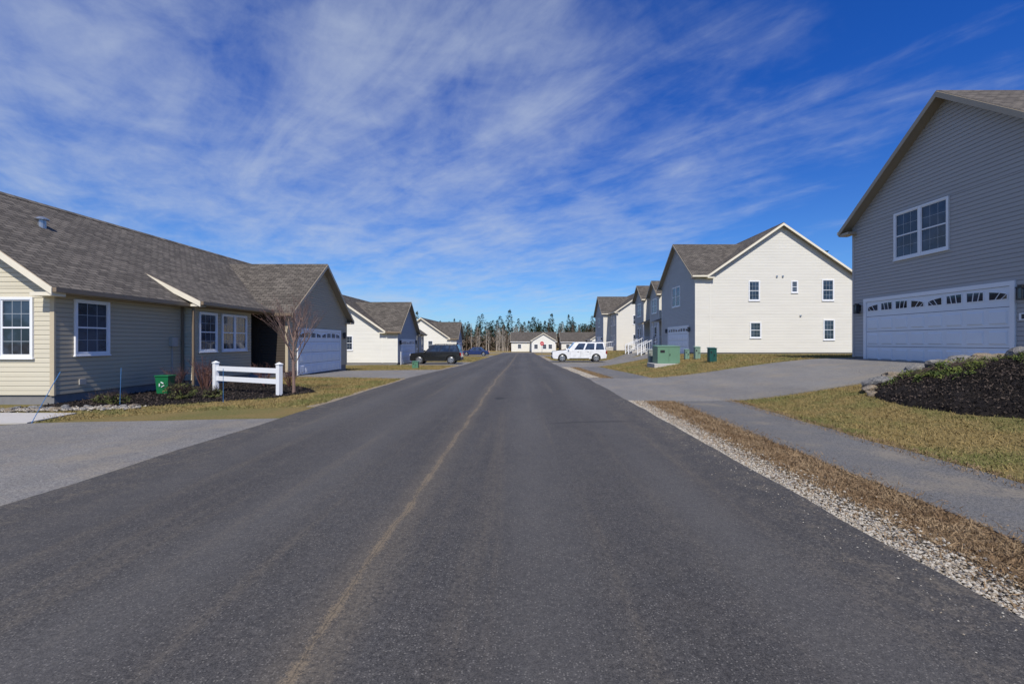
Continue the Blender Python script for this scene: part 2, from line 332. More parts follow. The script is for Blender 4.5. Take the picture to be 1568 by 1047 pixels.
            s.g('rakew').fbox(s.front(-wp-fo),*sorted((be-sg*.5,be)),he-.22,he-.13,-.33,.0)
        for b in (b0-.028,b1-.084): s.g('corner').fbox(P,b,b+.112,base-.02,wt,-.02,.030)
        for (bb,sg) in ((b0,-1),(b1,1)): s.g('corner').fbox(s.end(bb,sg),-wp-.018,-wp+.09,base-.02,wt,-.01,.0285)
        return P,bc,rz
    def window(s,P,u0,u1,z0,z1,n=1,grid=(3,2),mid=True):
        fr=s.g('window_frames'); gl=s.g('window_glass'); c=.06
        fr.fbox(P,u0-c,u0,z0-c,z1+c,0,.065); fr.fbox(P,u1,u1+c,z0-c,z1+c,0,.065)
        fr.fbox(P,u0,u1,z1,z1+c,0,.064); fr.fbox(P,u0,u1,z0-c,z0,0,.064); fr.fbox(P,u0-c-.02,u1+c+.02,z0-c-.03,z0-c,0,.08)
        gl.fbox(P,u0,u1,z0,z1,.005,.026)
        w=(u1-u0)/n
        for k in range(n):
            a,b=u0+k*w,u0+(k+1)*w
            if k>0: fr.fbox(P,a-.045,a+.045,z0,z1,.0,.06)
            ea=.045 if k else 0; eb=.045 if k<n-1 else 0
            for (x0,x1) in ((a+ea,a+.03+ea),(b-.03-eb,b-eb)): fr.fbox(P,x0,x1,z0,z1,.01,.046)
            ai=a+.03+ea; bi=b-.03-eb
            fr.fbox(P,ai,bi,z1-.03,z1,.01,.045); fr.fbox(P,ai,bi,z0,z0+.035,.01,.045)
            zm=(z0+z1)/2
            if mid: fr.fbox(P,ai,bi,zm-.02,zm+.02,.01,.05)
            for (q0,q1) in (((z0+.035,zm-.02),(zm+.02,z1-.03)) if mid else ((z0+.035,z1-.03),)):
                for i in range(1,grid[0]): x=ai+(bi-ai)*i/grid[0]; s.g('muntins').fbox(P,x-.006,x+.006,q0,q1,.02,.029)
                for i in range(1,grid[1]): z=q0+(q1-q0)*i/grid[1]; s.g('muntins').fbox(P,ai,bi,z-.006,z+.006,.02,.0285)
    def garage(s,P,u0,u1,z0,z1):
        fr=s.g('window_frames'); c=.12; 
        fr.fbox(P,u0-c,u0,z0,z1+c,0,.065); fr.fbox(P,u1,u1+c,z0,z1+c,0,.065); fr.fbox(P,u0,u1,z1,z1+c,0,.064)
        s.g('dark').fbox(P,u0,u1,z0-.02,z1,.004,.022)
        rows=4; h=(z1-z0)/rows; d=s.g('garage_door'); cols=8; w=(u1-u0)/cols
        for r in range(rows):
            za,zb=z0+r*h+.007,z0+(r+1)*h-.007
            d.fbox(P,u0+.006,u1-.006,za,zb,.0225,.034)
            if r<3:
                for k in range(cols):
                    a,b=u0+k*w+.07,u0+(k+1)*w-.07
                    A=[P(a,za+.08,.0345),P(b,za+.08,.0345),P(b,zb-.08,.0345),P(a,zb-.08,.0345)]
                    B=[P(a+.03,za+.11,.058),P(b-.03,za+.11,.058),P(b-.03,zb-.11,.058),P(a+.03,zb-.11,.058)]
                    d.poly(B)
                    for i in range(4): j=(i+1)%4; d.poly([A[i],A[j],B[j],B[i]])
            else:
                for grp in range(2):
                    gc=u0+(grp*4+2)*w; gw=2*w; zl=za+.20
                    for k in range(4):
                        a=u0+(grp*4+k)*w+.08; b=u0+(grp*4+k+1)*w-.08
                        top=lambda u: zl+.05+(zb-.08-zl-.05)*math.sqrt(max(.05,1-((u-gc)/(gw*1.0))**2))
                        n=6; us=[a+(b-a)*i/n for i in range(n+1)]
                        pts=[P(u,zl,.0375) for u in (a,b)]+[P(u,top(u),.0375) for u in us[::-1]]
                        s.g('window_glass').poly(pts)
                        for i in range(n): fr.hexa([P(us[i],top(us[i]),.035),P(us[i+1],top(us[i+1]),.035),P(us[i+1],top(us[i+1]),.048),P(us[i],top(us[i]),.048)]+[P(us[i],top(us[i])+.022,.035),P(us[i+1],top(us[i+1])+.022,.035),P(us[i+1],top(us[i+1])+.022,.048),P(us[i],top(us[i])+.022,.048)])
                        fr.fbox(P,a-.02,a,zl-.02,top(a),.035,.048); fr.fbox(P,b,b+.02,zl-.02,top(b),.035,.048); fr.fbox(P,a,b,zl-.02,zl,.035,.048)
                        for q in (.33,.66):
                            u=a+(b-a)*q; tx=u+(u-gc)*.14; tx=min(max(tx,a+.01),b-.01); ww=.010
                            fr.hexa([P(u-ww,zl,.038),P(u+ww,zl,.038),P(u+ww,zl,.045),P(u-ww,zl,.045),P(tx-ww,top(tx),.038),P(tx+ww,top(tx),.038),P(tx+ww,top(tx),.045),P(tx-ww,top(tx),.045)])
    def lantern(s,P,u,z):
        m=s.g('lantern'); m.fbox(P,u-.06,u+.06,z-.1,z+.1,.0,.03); m.fbox(P,u-.015,u+.015,z+.05,z+.08,.03,.14)
        m.fbox(P,u-.085,u+.085,z+.1,z+.13,.05,.22); m.fbox(P,u-.05,u+.05,z+.13,z+.17,.08,.19); m.fbox(P,u-.07,u+.07,z-.2,z-.17,.065,.205)
        for du in (-.07,.055):
            for n in (.065,.19): m.fbox(P,u+du,u+du+.015,z-.17,z+.1,n,n+.015)
        s.g('window_glass').fbox(P,u-.05,u+.05,z-.17,z+.1,.085,.185)
    def finish(s):
        nm={'rake':'rake_trim','rakew':'wing_rake_trim','corner':'corner_boards','gutter':'gutters','dark':'door_gap','lantern':'lanterns','siding2':'side_wall'}
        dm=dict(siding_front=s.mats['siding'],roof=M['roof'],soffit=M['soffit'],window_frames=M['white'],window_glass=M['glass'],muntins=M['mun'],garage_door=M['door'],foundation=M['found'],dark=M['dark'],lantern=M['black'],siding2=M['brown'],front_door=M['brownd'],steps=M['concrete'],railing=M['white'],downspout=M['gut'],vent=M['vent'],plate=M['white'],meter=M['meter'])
        dm.update(s.mats)
        for k,m in s.mb.items(): m.make(nm.get(k,k),dm[k],s.e)
M['gut']=simple('gutter_brown',(.20,.15,.10),.4); M['vent']=simple('galvanised',(.42,.43,.44),.35,.8); M['meter']=simple('meter_grey',(.38,.36,.32),.5)
LM=dict(siding=M['sidL'],siding_front=M['sidLs'],fascia=M['trimT'],rake=M['trimC'],rakew=M['trimT'],corner=M['sidLs'],gutter=M['gut'])  # front siding is the darker tan, its shade put into the colour
def one_story(name,Y0,db,z0,mats):
    h=House(name,-11.95,Y0,-1,db,z0,mats)
    h.main(8.9,16,2.97,.7,front=[(0,7.85),(9.1,16)])
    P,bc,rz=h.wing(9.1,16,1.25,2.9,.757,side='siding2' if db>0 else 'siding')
    h.garage(P,10.05,14.95,.02,2.15)
    h.lantern(P,9.6,2.0); h.lantern(P,15.45,2.0)
    Pb=h.front(-.35); h.lap(Pb,lambda z:(4.45,7.8),.25,2.85,'siding_front')
    for b,sg in ((4.45,-1),(7.8,1)): h.lap(h.end(b,sg),lambda z:(-.35,0),.25,2.85)
    h.g('corner').fbox(Pb,4.43,4.53,.25,2.85,.0,.027)
    h.g('foundation').fbox(h.end(4.47,-1),-.33,0,-1,.25,-3.31,0)
    h.slab([(-.75,4.2,3.02),(-.75,8.78,3.02),(1.42,8.78,4.13),(1.42,4.2,4.13)],1)
    h.g('rake').fbox(h.end(4.2,-1),-.75,-.2,2.84,2.92,-.3,0)
    q=[(-.77,4.196,2.82),(1.42,4.196,3.93),(1.42,4.17,3.93),(-.77,4.17,2.82),(-.77,4.196,3.0),(1.42,4.196,4.11),(1.42,4.17,4.11),(-.77,4.17,3.0)]
    h.g('rake').hexa([h.L(*k) for k in q])
    h.g('gutter').fbox(h.front(-.752),4.2,8.75,2.89,3.005,.002,.11)
    h.window(Pb,4.72,5.55,1.3,2.62); h.window(Pb,5.95,7.4,1.3,2.62,2)
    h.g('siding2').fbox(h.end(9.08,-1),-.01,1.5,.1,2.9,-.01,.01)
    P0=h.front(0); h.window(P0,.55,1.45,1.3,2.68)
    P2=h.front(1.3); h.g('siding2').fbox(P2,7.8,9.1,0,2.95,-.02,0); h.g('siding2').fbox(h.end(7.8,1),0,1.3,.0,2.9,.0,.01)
    h.g('front_door').fbox(P2,8.0,8.92,.15,2.2,0,.04); h.g('window_frames').fbox(P2,7.9,8.0,.12,2.3,0,.05); h.g('window_frames').fbox(P2,8.92,9.02,.12,2.3,0,.05)
    h.g('steps').fbox(P2,7.83,9.07,-.1,.14,0,2.0)
    for a,b in ((-.37,4.36),(-.02,4.3)): h.g('downspout').fbox(h.front(a),b-.035,b+.035,.1,2.85,.0,.06)
    Pe=h.end(0,-1); h.window(Pe,.55,1.3,1.25,2.68); h.window(Pe,3.6,4.9,1.25,2.68,2)
    h.g('lantern').fbox(Pe,1.75,1.9,2.6,2.85,.02,.16)
    Pf=h.end(16,1); h.window(Pf,2.6,3.3,1.35,2.5)
    h.g('meter').fbox(P0,3.75,4.0,1.45,1.75,.01,.13); h.g('meter').fbox(P0,3.85,3.89,.2,1.45,.015,.05); h.g('meter').fbox(P0,.62,.8,.45,.6,.012,.05)
    a=2.8;b=2.35;z=h.roof_z(a); h.g('vent').tube(h.L(a,b,z-.1),h.L(a,b,z+.2),.1,.1,14); h.g('vent').tube(h.L(a,b,z+.2),h.L(a,b,z+.23),.17,.17,14); h.g('vent').tube(h.L(a,b,z+.23),h.L(a,b,z+.3),.17,.06,14)
    h.finish(); return h
one_story('tan_ranch_house',11.6,1,0,LM)
LM2=dict(siding=M['sidW'],siding_front=M['sidG'],fascia=M['trimT'],rake=M['trimC'],rakew=M['trimT'],corner=M['sidW'],gutter=M['gut'])  # grey fronts stand in for off-white siding in shade
one_story('cream_ranch_house',54.9,-1,-.42,LM2)
one_story('cream_ranch_house',89.6,-1,-.75,LM2)
RM=dict(siding=M['sidN'],fascia=M['trimT'],rake=M['trimC'],rakew=M['trimT'],corner=M['sidN'],gutter=M['trimC'])
RM2=dict(RM); RM2.update(siding=M['sidR'],siding_front=M['sidG'],corner=M['sidR'])  # fronts of the cream siding take the painted-in shade tone
def rail(h,P,u0,z0,n0,u1,z1,n1,hh=.9,nb=8):
    m=h.g('railing'); A=P(u0,z0,n0);B=P(u1,z1,n1)
    up=lambda p,d:(p[0],p[1],p[2]+d)
    m.tube(up(A,hh),up(B,hh),.045,.045,4); m.tube(up(A,.1),up(B,.1),.03,.03,4)
    for i in range(nb+1):
        t=i/nb; p=tuple(A[k]+(B[k]-A[k])*t for k in range(3)); r=.06 if i in (0,nb) else .018
        m.tube(up(p,-.1 if i in (0,nb) else .1),up(p,hh+(.08 if i in (0,nb) else 0)),r,r,4)
def two_story(name,X0,Y0,db,L,z0,he,w0,w1,wp,pw,mats,gar,win,endwins):
    h=House(name,X0,Y0,1,db,z0,mats); h.main(10.9,L,he,.69,base=.15)
    P,bc,rz=h.wing(w0,w1,wp,he,pw,base=.15)
    h.garage(P,gar[0],gar[1],.0,2.15); h.lantern(P,gar[0]-.35,1.95); h.lantern(P,gar[1]+.35,1.95)
    h.window(P,win[0],win[1],win[2],win[3],2)
    P0=h.front(0)
    for (sgn,u0,u1,z0_,z1_) in endwins:
        h.window(h.end(0,-1) if sgn<0 else h.end(L,1),u0,u1,z0_,z1_,1)
    return h,P,P0
h,P,P0=two_story('grey_two_story_house',13.75,3.3,1,14.0,.9,4.97,6.3,14.0,1.15,.765,RM,(8.4,13.3),(10.15,12.0,3.5,4.95),[(1,2,2.8,1.4,2.6),(-1,2,2.8,1.4,2.6)])
h.g('plate').fbox(P,7.9,8.2,1.25,1.43,.022,.04); h.g('lantern').fbox(P,7.96,8.0,1.28,1.4,.04,.044); h.g('lantern').fbox(P,8.06,8.14,1.28,1.4,.04,.044)
for b in (1.2,4.0): h.window(P0,b,b+1.4,3.4,4.7,2)
h.window(P0,4.0,5.6,1.0,2.4,2); h.g('front_door').fbox(P0,1.4,2.35,.2,2.3,.02,.06); h.g('steps').fbox(P0,1.0,2.8,-.3,.18,0.02,1.4)
h.finish()
L2=21.0
def T(y): return (34.7+L2)-y
ew=[(1,3.0,3.75,4.15,5.55),(1,6.25,6.65,4.75,5.55),(1,8.6,9.4,4.15,5.65),(1,3.1,3.85,1.3,2.4),(1,8.7,9.45,1.15,2.6)]
h,P,P0=two_story('cream_two_story_house',14.3,34.7+L2,-1,L2,.65,6.0,T(43.0),T(34.7),1.1,.74,RM2,(T(41.0),T(36.1)),(T(39.9),T(38.0),4.0,5.6),ew)
for (c,hw) in ((46.6,1.6),(52.6,1.9)):
    Pw,_,_=h.wing(T(c+hw),T(c-hw),.75,5.7,.8,base=.15); h.window(Pw,T(c)-.8,T(c)+.8,3.9,5.3,2); h.window(Pw,T(c)-.8,T(c)+.8,1.0,2.5,2)
for c in (44.2,49.6,55.0):
    h.g('front_door').fbox(P0,T(c)-.45,T(c)+.45,.6,2.7,.02,.06); h.window(P0,T(c)-.4,T(c)+.4,3.9,5.2)
for c in (44.3,49.6):
    h.g('steps').fbox(P0,T(c)-.7,T(c)+.7,-.6,.58,.02,1.3)
    for k in range(4): h.g('steps').fbox(P0,T(c)-.7,T(c)+.7,-.8,.44-.15*k,1.302+k*.3,1.3+(k+1)*.3)
    for u in (T(c)-.68,T(c)+.68): rail(h,P0,u,.58,.1,u,.58,1.3,.9,6); rail(h,P0,u,.5,1.3,u,-.25,2.9,.9,8)
    h.slab([(-1.5,T(c)-1,2.95),(-1.5,T(c)+1,2.95),(0,T(c)+1,3.5),(0,T(c)-1,3.5)],1,.12)
    for u in (T(c)-.85,T(c)+.85): h.g('railing').fbox(P0,u-.06,u+.06,.0,2.84,1.25,1.37)
for (u,z) in ((5.1,5.95),(5.55,5.95),(6.9,2.95)): h.g('vent').fbox(h.end(L2,1),u-.06,u+.06,z-.06,z+.06,.012,.09)
h.finish()
h,P,P0=two_story('cream_two_story_house',14.3,69,1,18,.2,6.0,5.0,13.0,1.1,.74,RM2,(6.5,11.4),(8.1,9.9,4.0,5.4),[(-1,2.5,3.4,4.1,5.4),(-1,2.5,3.4,1.2,2.5),(-1,7.3,8.2,4.1,5.4)])
for b in (1.0,3.2,14.5): h.window(P0,b,b+1.2,4.0,5.3,2); h.window(P0,b,b+1.2,1.0,2.4,2)
for b in (2.4,15.9):
    h.g('steps').fbox(P0,b-.6,b+.6,-.6,.58,.02,1.3)
    rail(h,P0,b-.6,.58,.1,b-.6,-.3,5.2,.9,14); rail(h,P0,b+.6,.58,.1,b+.6,-.3,5.2,.9,14)
h.finish()
def far_house(X,Y,w,dep,he,p,z0,swap=False):
    h=House('white_bungalow',X,Y,1,1,z0,dict(siding=M['sidW'],fascia=M['trimC'],rake=M['trimC'],rakew=M['trimC'],corner=M['white'],gutter=M['white']),swap)
    h.main(w,dep,he,p,base=.1); Pe=h.front(0) if swap else h.end(0,-1); span=dep if swap else w
    for u in (.18,.55,.8): h.window(Pe,span*u-.5,span*u+.5,1.0,2.2,1)
    h.finish(); return h
far_house(2.6,126,6.4,16,3.3,.6,-1.3); far_house(-3.2,133,9,13,3.0,.6,-1.3,True)
far_house(11.2,130,9,10,2.9,.6,-1.3,True); far_house(18.5,122,8,14,3.3,.6,-1.0)
# ------------------------------------------------------------------ near-right landscaped mound
def q_m(x,y): return np.abs((x-10.6)/2.95)**2.4+np.abs((y-8.8)/2.8)**2.4
def Hm(x,y):
    q=q_m(x,y); return H(x,y)+np.where(q<1,.40*np.clip(1-q,0,1)**.6,-.05)
bm=bmesh.new(); n=90; g=[]
for i in range(n+1):
    row=[]
    for j in range(n+1):
        x=7.6+6.0*i/n; y=5.95+5.7*j/n
        z=float(Hm(x,y))+.05*mn.noise(Vector((x*4,y*4,0)))+.07*mn.noise(Vector((x*1.2,y*1.2,3)))
        row.append(bm.verts.new((x,y,z)))
    g.append(row)
for i in range(n):
    for j in range(n):
        c=[g[i][j],g[i+1][j],g[i+1][j+1],g[i][j+1]]
        if min(float(q_m(v.co.x,v.co.y)) for v in c)<1.0 and c[0].co.x<12.5: bm.faces.new(c)
bmesh.ops.delete(bm,geom=[v for v in bm.verts if not v.link_faces],context='VERTS')
me=bpy.data.meshes.new('mulch_mound'); bm.to_mesh(me); bm.free(); me.materials.append(M['mulch']); link(bpy.data.objects.new('mulch_mound',me))
def tris(C,size,up=.5,wid=.5,asp=1.0):
    n=len(C); d=rng.normal(size=(n,3)); d[:,2]+=up; d/=np.linalg.norm(d,axis=1)[:,None]
    e=np.cross(d,rng.normal(size=(n,3))); e/=np.linalg.norm(e,axis=1)[:,None]
    s=np.asarray(size)*rng.uniform(.6,1.4,n); 
    return np.stack([C-e*(s*wid/2)[:,None],C+e*(s*wid/2)[:,None],C+d*(s*asp)[:,None]],1)
def scatter(poly,dens,excl=()):
    xs=[p[0] for p in poly]; ys=[p[1] for p in poly]; A=(max(xs)-min(xs))*(max(ys)-min(ys)); n=int(A*dens)
    x=rng.uniform(min(xs),max(xs),n); y=rng.uniform(min(ys),max(ys),n); k=inpoly(x,y,poly)
    for e in excl: k&=~inpoly(x,y,e)
    return x[k],y[k]
M['chip']=simple('bark_chips',(.07,.05,.038),.9,var=.5,sc=12)
x,y=scatter([(7.5,5.9),(12.3,5.9),(12.3,11.7),(7.5,11.7)],700); k=q_m(x,y)<1.03; x,y=x[k],y[k]
C=np.stack([x,y,Hm(x,y)+.03],-1); fast('bark_chips',tris(C,.05,.2,.45),None,None,[M['mulch'],M['chip']],rng.choice(2,len(C),p=[.6,.4]))
x,y=scatter(P_bedL_c,350); C=np.stack([x,y,H(x,y)+.025],-1); fast('bark_chips',tris(C,.05,.2,.45),None,None,[M['mulch'],M['chip']],rng.choice(2,len(C),p=[.6,.4]))
# ------------------------------------------------------------------ rocks
def rock(name,loc,size,mat,seed):
    bm=bmesh.new(); bmesh.ops.create_icosphere(bm,subdivisions=3,radius=1)
    for v in bm.verts:
        k=1+.45*mn.noise(v.co*1.1+Vector((seed*3.1,0,0)))+.14*mn.noise(v.co*3.5+Vector((seed,5,0)))
        v.co*=k; v.co.x*=size[0]; v.co.y*=size[1]; v.co.z*=size[2]
    me=bpy.data.meshes.new(name); bm.to_mesh(me); bm.free(); me.materials.append(mat)
    o=link(bpy.data.objects.new(name,me)); o.location=loc; o.rotation_euler=(random.uniform(-.2,.2),random.uniform(-.2,.2),random.uniform(0,6)); return o
rk=patchy('granite_tan',((.24,.19,.13),(.17,.15,.13),(.31,.26,.20)),3,14,.9,.6); rk2=patchy('granite_grey',((.15,.15,.15),(.22,.21,.195),(.29,.27,.24)),3,14,.9,.6)
for i,(x,y,s) in enumerate([(8.25,10.75,.22),(8.65,11.0,.26),(9.15,11.2,.24),(9.7,11.25,.28),(10.3,11.2,.28),(10.9,11.25,.34),(11.5,11.1,.32),(12.1,10.9,.32),(7.95,10.3,.14),(9.9,10.8,.26),(10.7,10.6,.28),(11.4,10.3,.34),(12.0,9.8,.34)]):
    rock('landscape_boulder',(x,y,float(Hm(x,y))+s*.18),(s*1.15,s*.8,s*.5),(rk,rk2)[i%2],i+1)
for i in range(24):
    t=i/23; x=-12.6+t*3.4; y=10.45+.25*math.sin(i*1.9)+t*.5; s=random.uniform(.06,.11)
    rock('edging_stone',(x,y,s*.35),(s,s*.8,s*.6),(rk2,rk)[i%3==0],i+40)
def pebbles(name,x,y,z,s,mat,mats=None,midx=None):
    n=len(x); base=np.array([[1,0,0],[0,1,0],[-1,0,0],[0,-1,0],[0,0,.7],[0,0,-.4]],float)
    fc=np.array([[0,1,4],[1,2,4],[2,3,4],[3,0,4]])
    V=base[None]*(1+rng.uniform(-.35,.35,(n,6,1)))*s[:,None,None]
    a=rng.uniform(0,6.28,n); c,sn=np.cos(a),np.sin(a); X=V[...,0]*c[:,None]-V[...,1]*sn[:,None]; Y=V[...,0]*sn[:,None]+V[...,1]*c[:,None]
    V=np.stack([X+x[:,None],Y+y[:,None],V[...,2]+z[:,None]],-1); T_=V[:,fc].reshape(-1,3,3)
    return fast(name,T_,None,None,mats,np.repeat(midx,4))
pm=[simple('pebble_light',(.41,.375,.31),.85,var=.25,sc=30),simple('pebble_tan',(.27,.225,.165),.85,var=.2,sc=30),simple('pebble_grey',(.14,.13,.12),.85,var=.2,sc=30)]
n=16000; x=2.78+np.abs(rng.normal(.15,.18,n)); y=rng.uniform(2,12.2,n); k=x<3.6; x,y=x[k],y[k]
pebbles('gravel',x,y,H(x,y)+.03,rng.uniform(.006,.016,len(x)),None,pm,rng.choice(3,len(x),p=[.42,.34,.24]))
n=900; x=rng.normal(2.62,.16,n); y=rng.uniform(2,12.2,n); k=x<2.8; x,y=x[k],y[k]; pebbles('loose_gravel',x,y,H(x,y)+.047,rng.uniform(.003,.008,len(x)),None,pm,rng.choice(3,len(x)))
n=6000; x=rng.uniform(2.75,3.4,n); y=rng.uniform(20,33,n); pebbles('gravel',x,y,H(x,y)+.03,rng.uniform(.01,.025,n),None,pm,rng.choice(3,n,p=[.3,.4,.3]))
x=rng.uniform(-12.6,-9.2,1500); y=10.35+(x+12.6)*.17+rng.normal(0,.14,1500); pebbles('gravel',x,y,H(x,y)+.035,rng.uniform(.012,.03,1500),None,pm,rng.choice(3,1500))
# ------------------------------------------------------------------ grass blades
def leafm(name,cols,sc=2.2,lo=.42,hi=.56):
    m,nt,b=newmat(name); v=objco(nt); a=noise(nt,v,sc,5,.6); f=noise(nt,v,70,2,.6)
    t=mth(nt,'ADD',mth(nt,'MULTIPLY',a,.7),mth(nt,'MULTIPLY',f,.3)); c=mix(nt,ramp(nt,t,lo,hi),cols[0],cols[1]); c=mix(nt,ramp(nt,f,.5,.7),c,cols[2])
    nt.links.new(c,b.inputs['Base Color']); b.inputs['Roughness'].default_value=.8; b.inputs['Specular IOR Level'].default_value=.2
    return m
M['grass']=leafm('grass_blades',((.135,.145,.042),(.255,.185,.07),(.33,.255,.125)),.8,.41,.52)
M['strawb']=leafm('straw_blades',((.20,.13,.07),(.30,.215,.125),(.13,.08,.045)),3)
def grass(name,poly,dens,size,mat,excl=(),up=.9,wid=.22,off=.0):
    x,y=scatter(poly,dens,excl); C=np.stack([x,y,H(x,y)+off],-1); return fast(name,tris(C,size,up,wid),mat)
bedE=[(10.6+2.95*math.copysign(abs(math.cos(t))**(2/2.4),math.cos(t)),8.8+2.8*math.copysign(abs(math.sin(t))**(2/2.4),math.sin(t))) for t in np.linspace(0,2*math.pi,40)[:-1]]
grass('lawn_grass',[(5.42,2.5),(13,2.5),(13,11.5),(5.42,12.25)],1500,.05,M['grass'],[bedE],.7)
grass('dead_grass',[(3.2,1.8),(3.95,1.8),(4.05,12.1),(3.25,12.1)],4000,.055,M['strawb'],up=.15,wid=.16,off=.02)
grass('dead_grass',[(2.85,1.8),(3.3,1.8),(3.35,12.1),(2.9,12.1)],1300,.05,M['strawb'],up=.1,wid=.16,off=.03)
grass('dead_grass',[(5.2,2.2),(5.6,2.2),(5.65,12.2),(5.3,12.2)],1800,.05,M['strawb'],up=.3,wid=.2,off=.015)
grass('dead_grass',[(3.8,1.8),(4.2,1.8),(4.2,12.1),(3.85,12.1)],350,.05,M['strawb'],up=.1,wid=.16,off=.03)
grass('lawn_grass',[(-5.1,11.3),(-5.1,19.8),(-10.8,21),(-11,18.5),(-7.2,15.7),(-6.5,14.5),(-7.1,12.9),(-9.0,11.4),(-10.5,10.4),(-9.6,8.9),(-7.5,10.55)],900,.06,M['grass'],(),.7)
grass('lawn_grass',[(5.5,18.9),(13,17.6),(26,17.6),(26,34.5),(13,34.8),(5.5,33)],260,.08,M['grass'],[],.7)
grass('lawn_grass',[(-5.3,28.6),(-10.8,27.5),(-13,28),(-13,38.7),(-10.2,38.6),(-5.3,37.6)],260,.08,M['grass'],[],.7)
grass('lawn_grass',[(-5.3,45.6),(-10.2,45.6),(-10.2,73),(-5.3,71)],70,.12,M['grass'],[])
grass('lawn_grass',[(3.4,51),(13,51),(13,73),(3.4,71.6)],70,.12,M['grass'],[])
grass('dead_grass',[(3.4,20),(4,19.9),(4,33),(3.4,33)],900,.07,M['strawb'],up=.3)
# ------------------------------------------------------------------ shrubs
M['jun']=leafm('juniper_green',((.05,.08,.02),(.14,.165,.035),(.10,.11,.035)),3); M['twig']=simple('dark_twigs',(.06,.04,.03),.8); M['twigr']=simple('red_twigs',(.13,.06,.045),.8); M['bark']=simple('young_bark',(.20,.13,.105),.8,var=.3,sc=20)
def low_juniper(cx,cy,r,hh,seed):
    e=empty('juniper_shrub',(0,0,0)); Hf=Hm
    n=max(int(2600*r*r),700); a=rng.uniform(0,6.28,n); rr=r*np.sqrt(rng.uniform(0,1,n)); lob=1+.28*np.sin(a*3+seed)+.18*np.sin(a*7+seed*2)
    x=cx+rr*lob*np.cos(a); y=cy+rr*lob*.8*np.sin(a)
    cl=np.array([mn.noise(Vector((xx*3.2,yy*3.2,seed))) for xx,yy in zip(x,y)])
    k=cl>-.15; x,y,cl,rr=x[k],y[k],cl[k],rr[k]
    z=Hf(x,y)+.03+(.3+cl*1.1)*hh*(1-(rr/r)**2*.4)+rng.uniform(-.4,.35,len(x))*hh*.4
    fast('foliage',tris(np.stack([x,y,z],-1),.075,.3,.3),M['jun'],e)
    m=MB()
    for i in range(int(30*r)+8):
        t=random.uniform(0,6.28); L=r*random.uniform(.6,1.25); p=Vector((cx,cy,float(Hf(cx,cy))+.03)); q=None
        for s in range(4):
            qx=p.x+math.cos(t)*L/4; qy=p.y+math.sin(t)*L/4*.85; q=Vector((qx,qy,float(Hf(qx,qy))+hh*random.uniform(.2,1.0))); m.tube(p,q,.012-.0025*s,.009-.0025*s if s<3 else .001,4,False); p=q; t+=random.uniform(-.5,.5)
    m.make('stems',M['twig'],e)
low_juniper(9.2,10.0,.9,.18,1); low_juniper(11.0,9.5,.8,.2,2); low_juniper(11.6,8.6,1.0,.2,3); low_juniper(12.0,10.2,.6,.22,4); low_juniper(10.2,8.6,.5,.15,5)
def shrub(name,x,y,r,h,leaf,twig,n,seed=0,lsize=.05):
    e=empty(name,(0,0,0)); z0=Hs(x,y); m=MB()
    for i in range(int(30+n/60)):
        t=random.uniform(0,6.28); L=random.uniform(.4,1); p=Vector((x,y,z0)); b=Vector((x+math.cos(t)*r*L*.5,y+math.sin(t)*r*L*.5,z0+h*random.uniform(.4,.7))); c=Vector((x+math.cos(t)*r*L+random.uniform(-.1,.1),y+math.sin(t)*r*L+random.uniform(-.1,.1),z0+h*random.uniform(.55,1.05)))
        m.tube(p,b,.011,.007,4,False); m.tube(b,c,.007,.002,3,False)
        for k in range(5):
            q=b.lerp(c,random.random()); m.tube(q,q+Vector((random.uniform(-.13,.13),random.uniform(-.13,.13),random.uniform(.03,.2))),.004,.001,3,False)
    m.make('stems',twig,e)
    if n:
        v=rng.normal(size=(n,3)); v/=np.linalg.norm(v,axis=1)[:,None]; rad=rng.uniform(.45,1.05,n)**.6
        C=v*rad[:,None]*np.array([r,r,h*.5])+np.array([x,y,z0+h*.5])
        cl=np.array([mn.noise(Vector(c)*5+Vector((seed,0,0))) for c in C]); C=C[cl>-.1]
        fast('foliage',tris(C,lsize,.3,.6),leaf,e)
M['shr']=leafm('shrub_leaves',((.05,.075,.022),(.12,.13,.04),(.10,.07,.03)),6)
shrub('green_shrub',-9.55,12.7,.40,.45,M['shr'],M['twig'],1100,1); shrub('green_shrub',-8.8,12.9,.28,.28,M['shr'],M['twig'],400,2); shrub('green_shrub',-10.35,11.6,.3,.27,M['shr'],M['twig'],450,3); shrub('green_shrub',-10.9,11.9,.3,.25,M['shr'],M['twig'],400,4)
for (x,y,r,hh) in ((-10.55,15.0,.5,1.1),(-10.2,14.7,.4,.95),(-10.9,14.3,.35,.8),(-9.2,16.2,.5,.8),(-8.2,16.0,.4,.6)): shrub('bare_shrub',x,y,r,hh,None,M['twigr'],0,5)
shrub('bare_shrub',12.0,51.3,.5,.9,M['shr'],M['twigr'],300,6,.1)
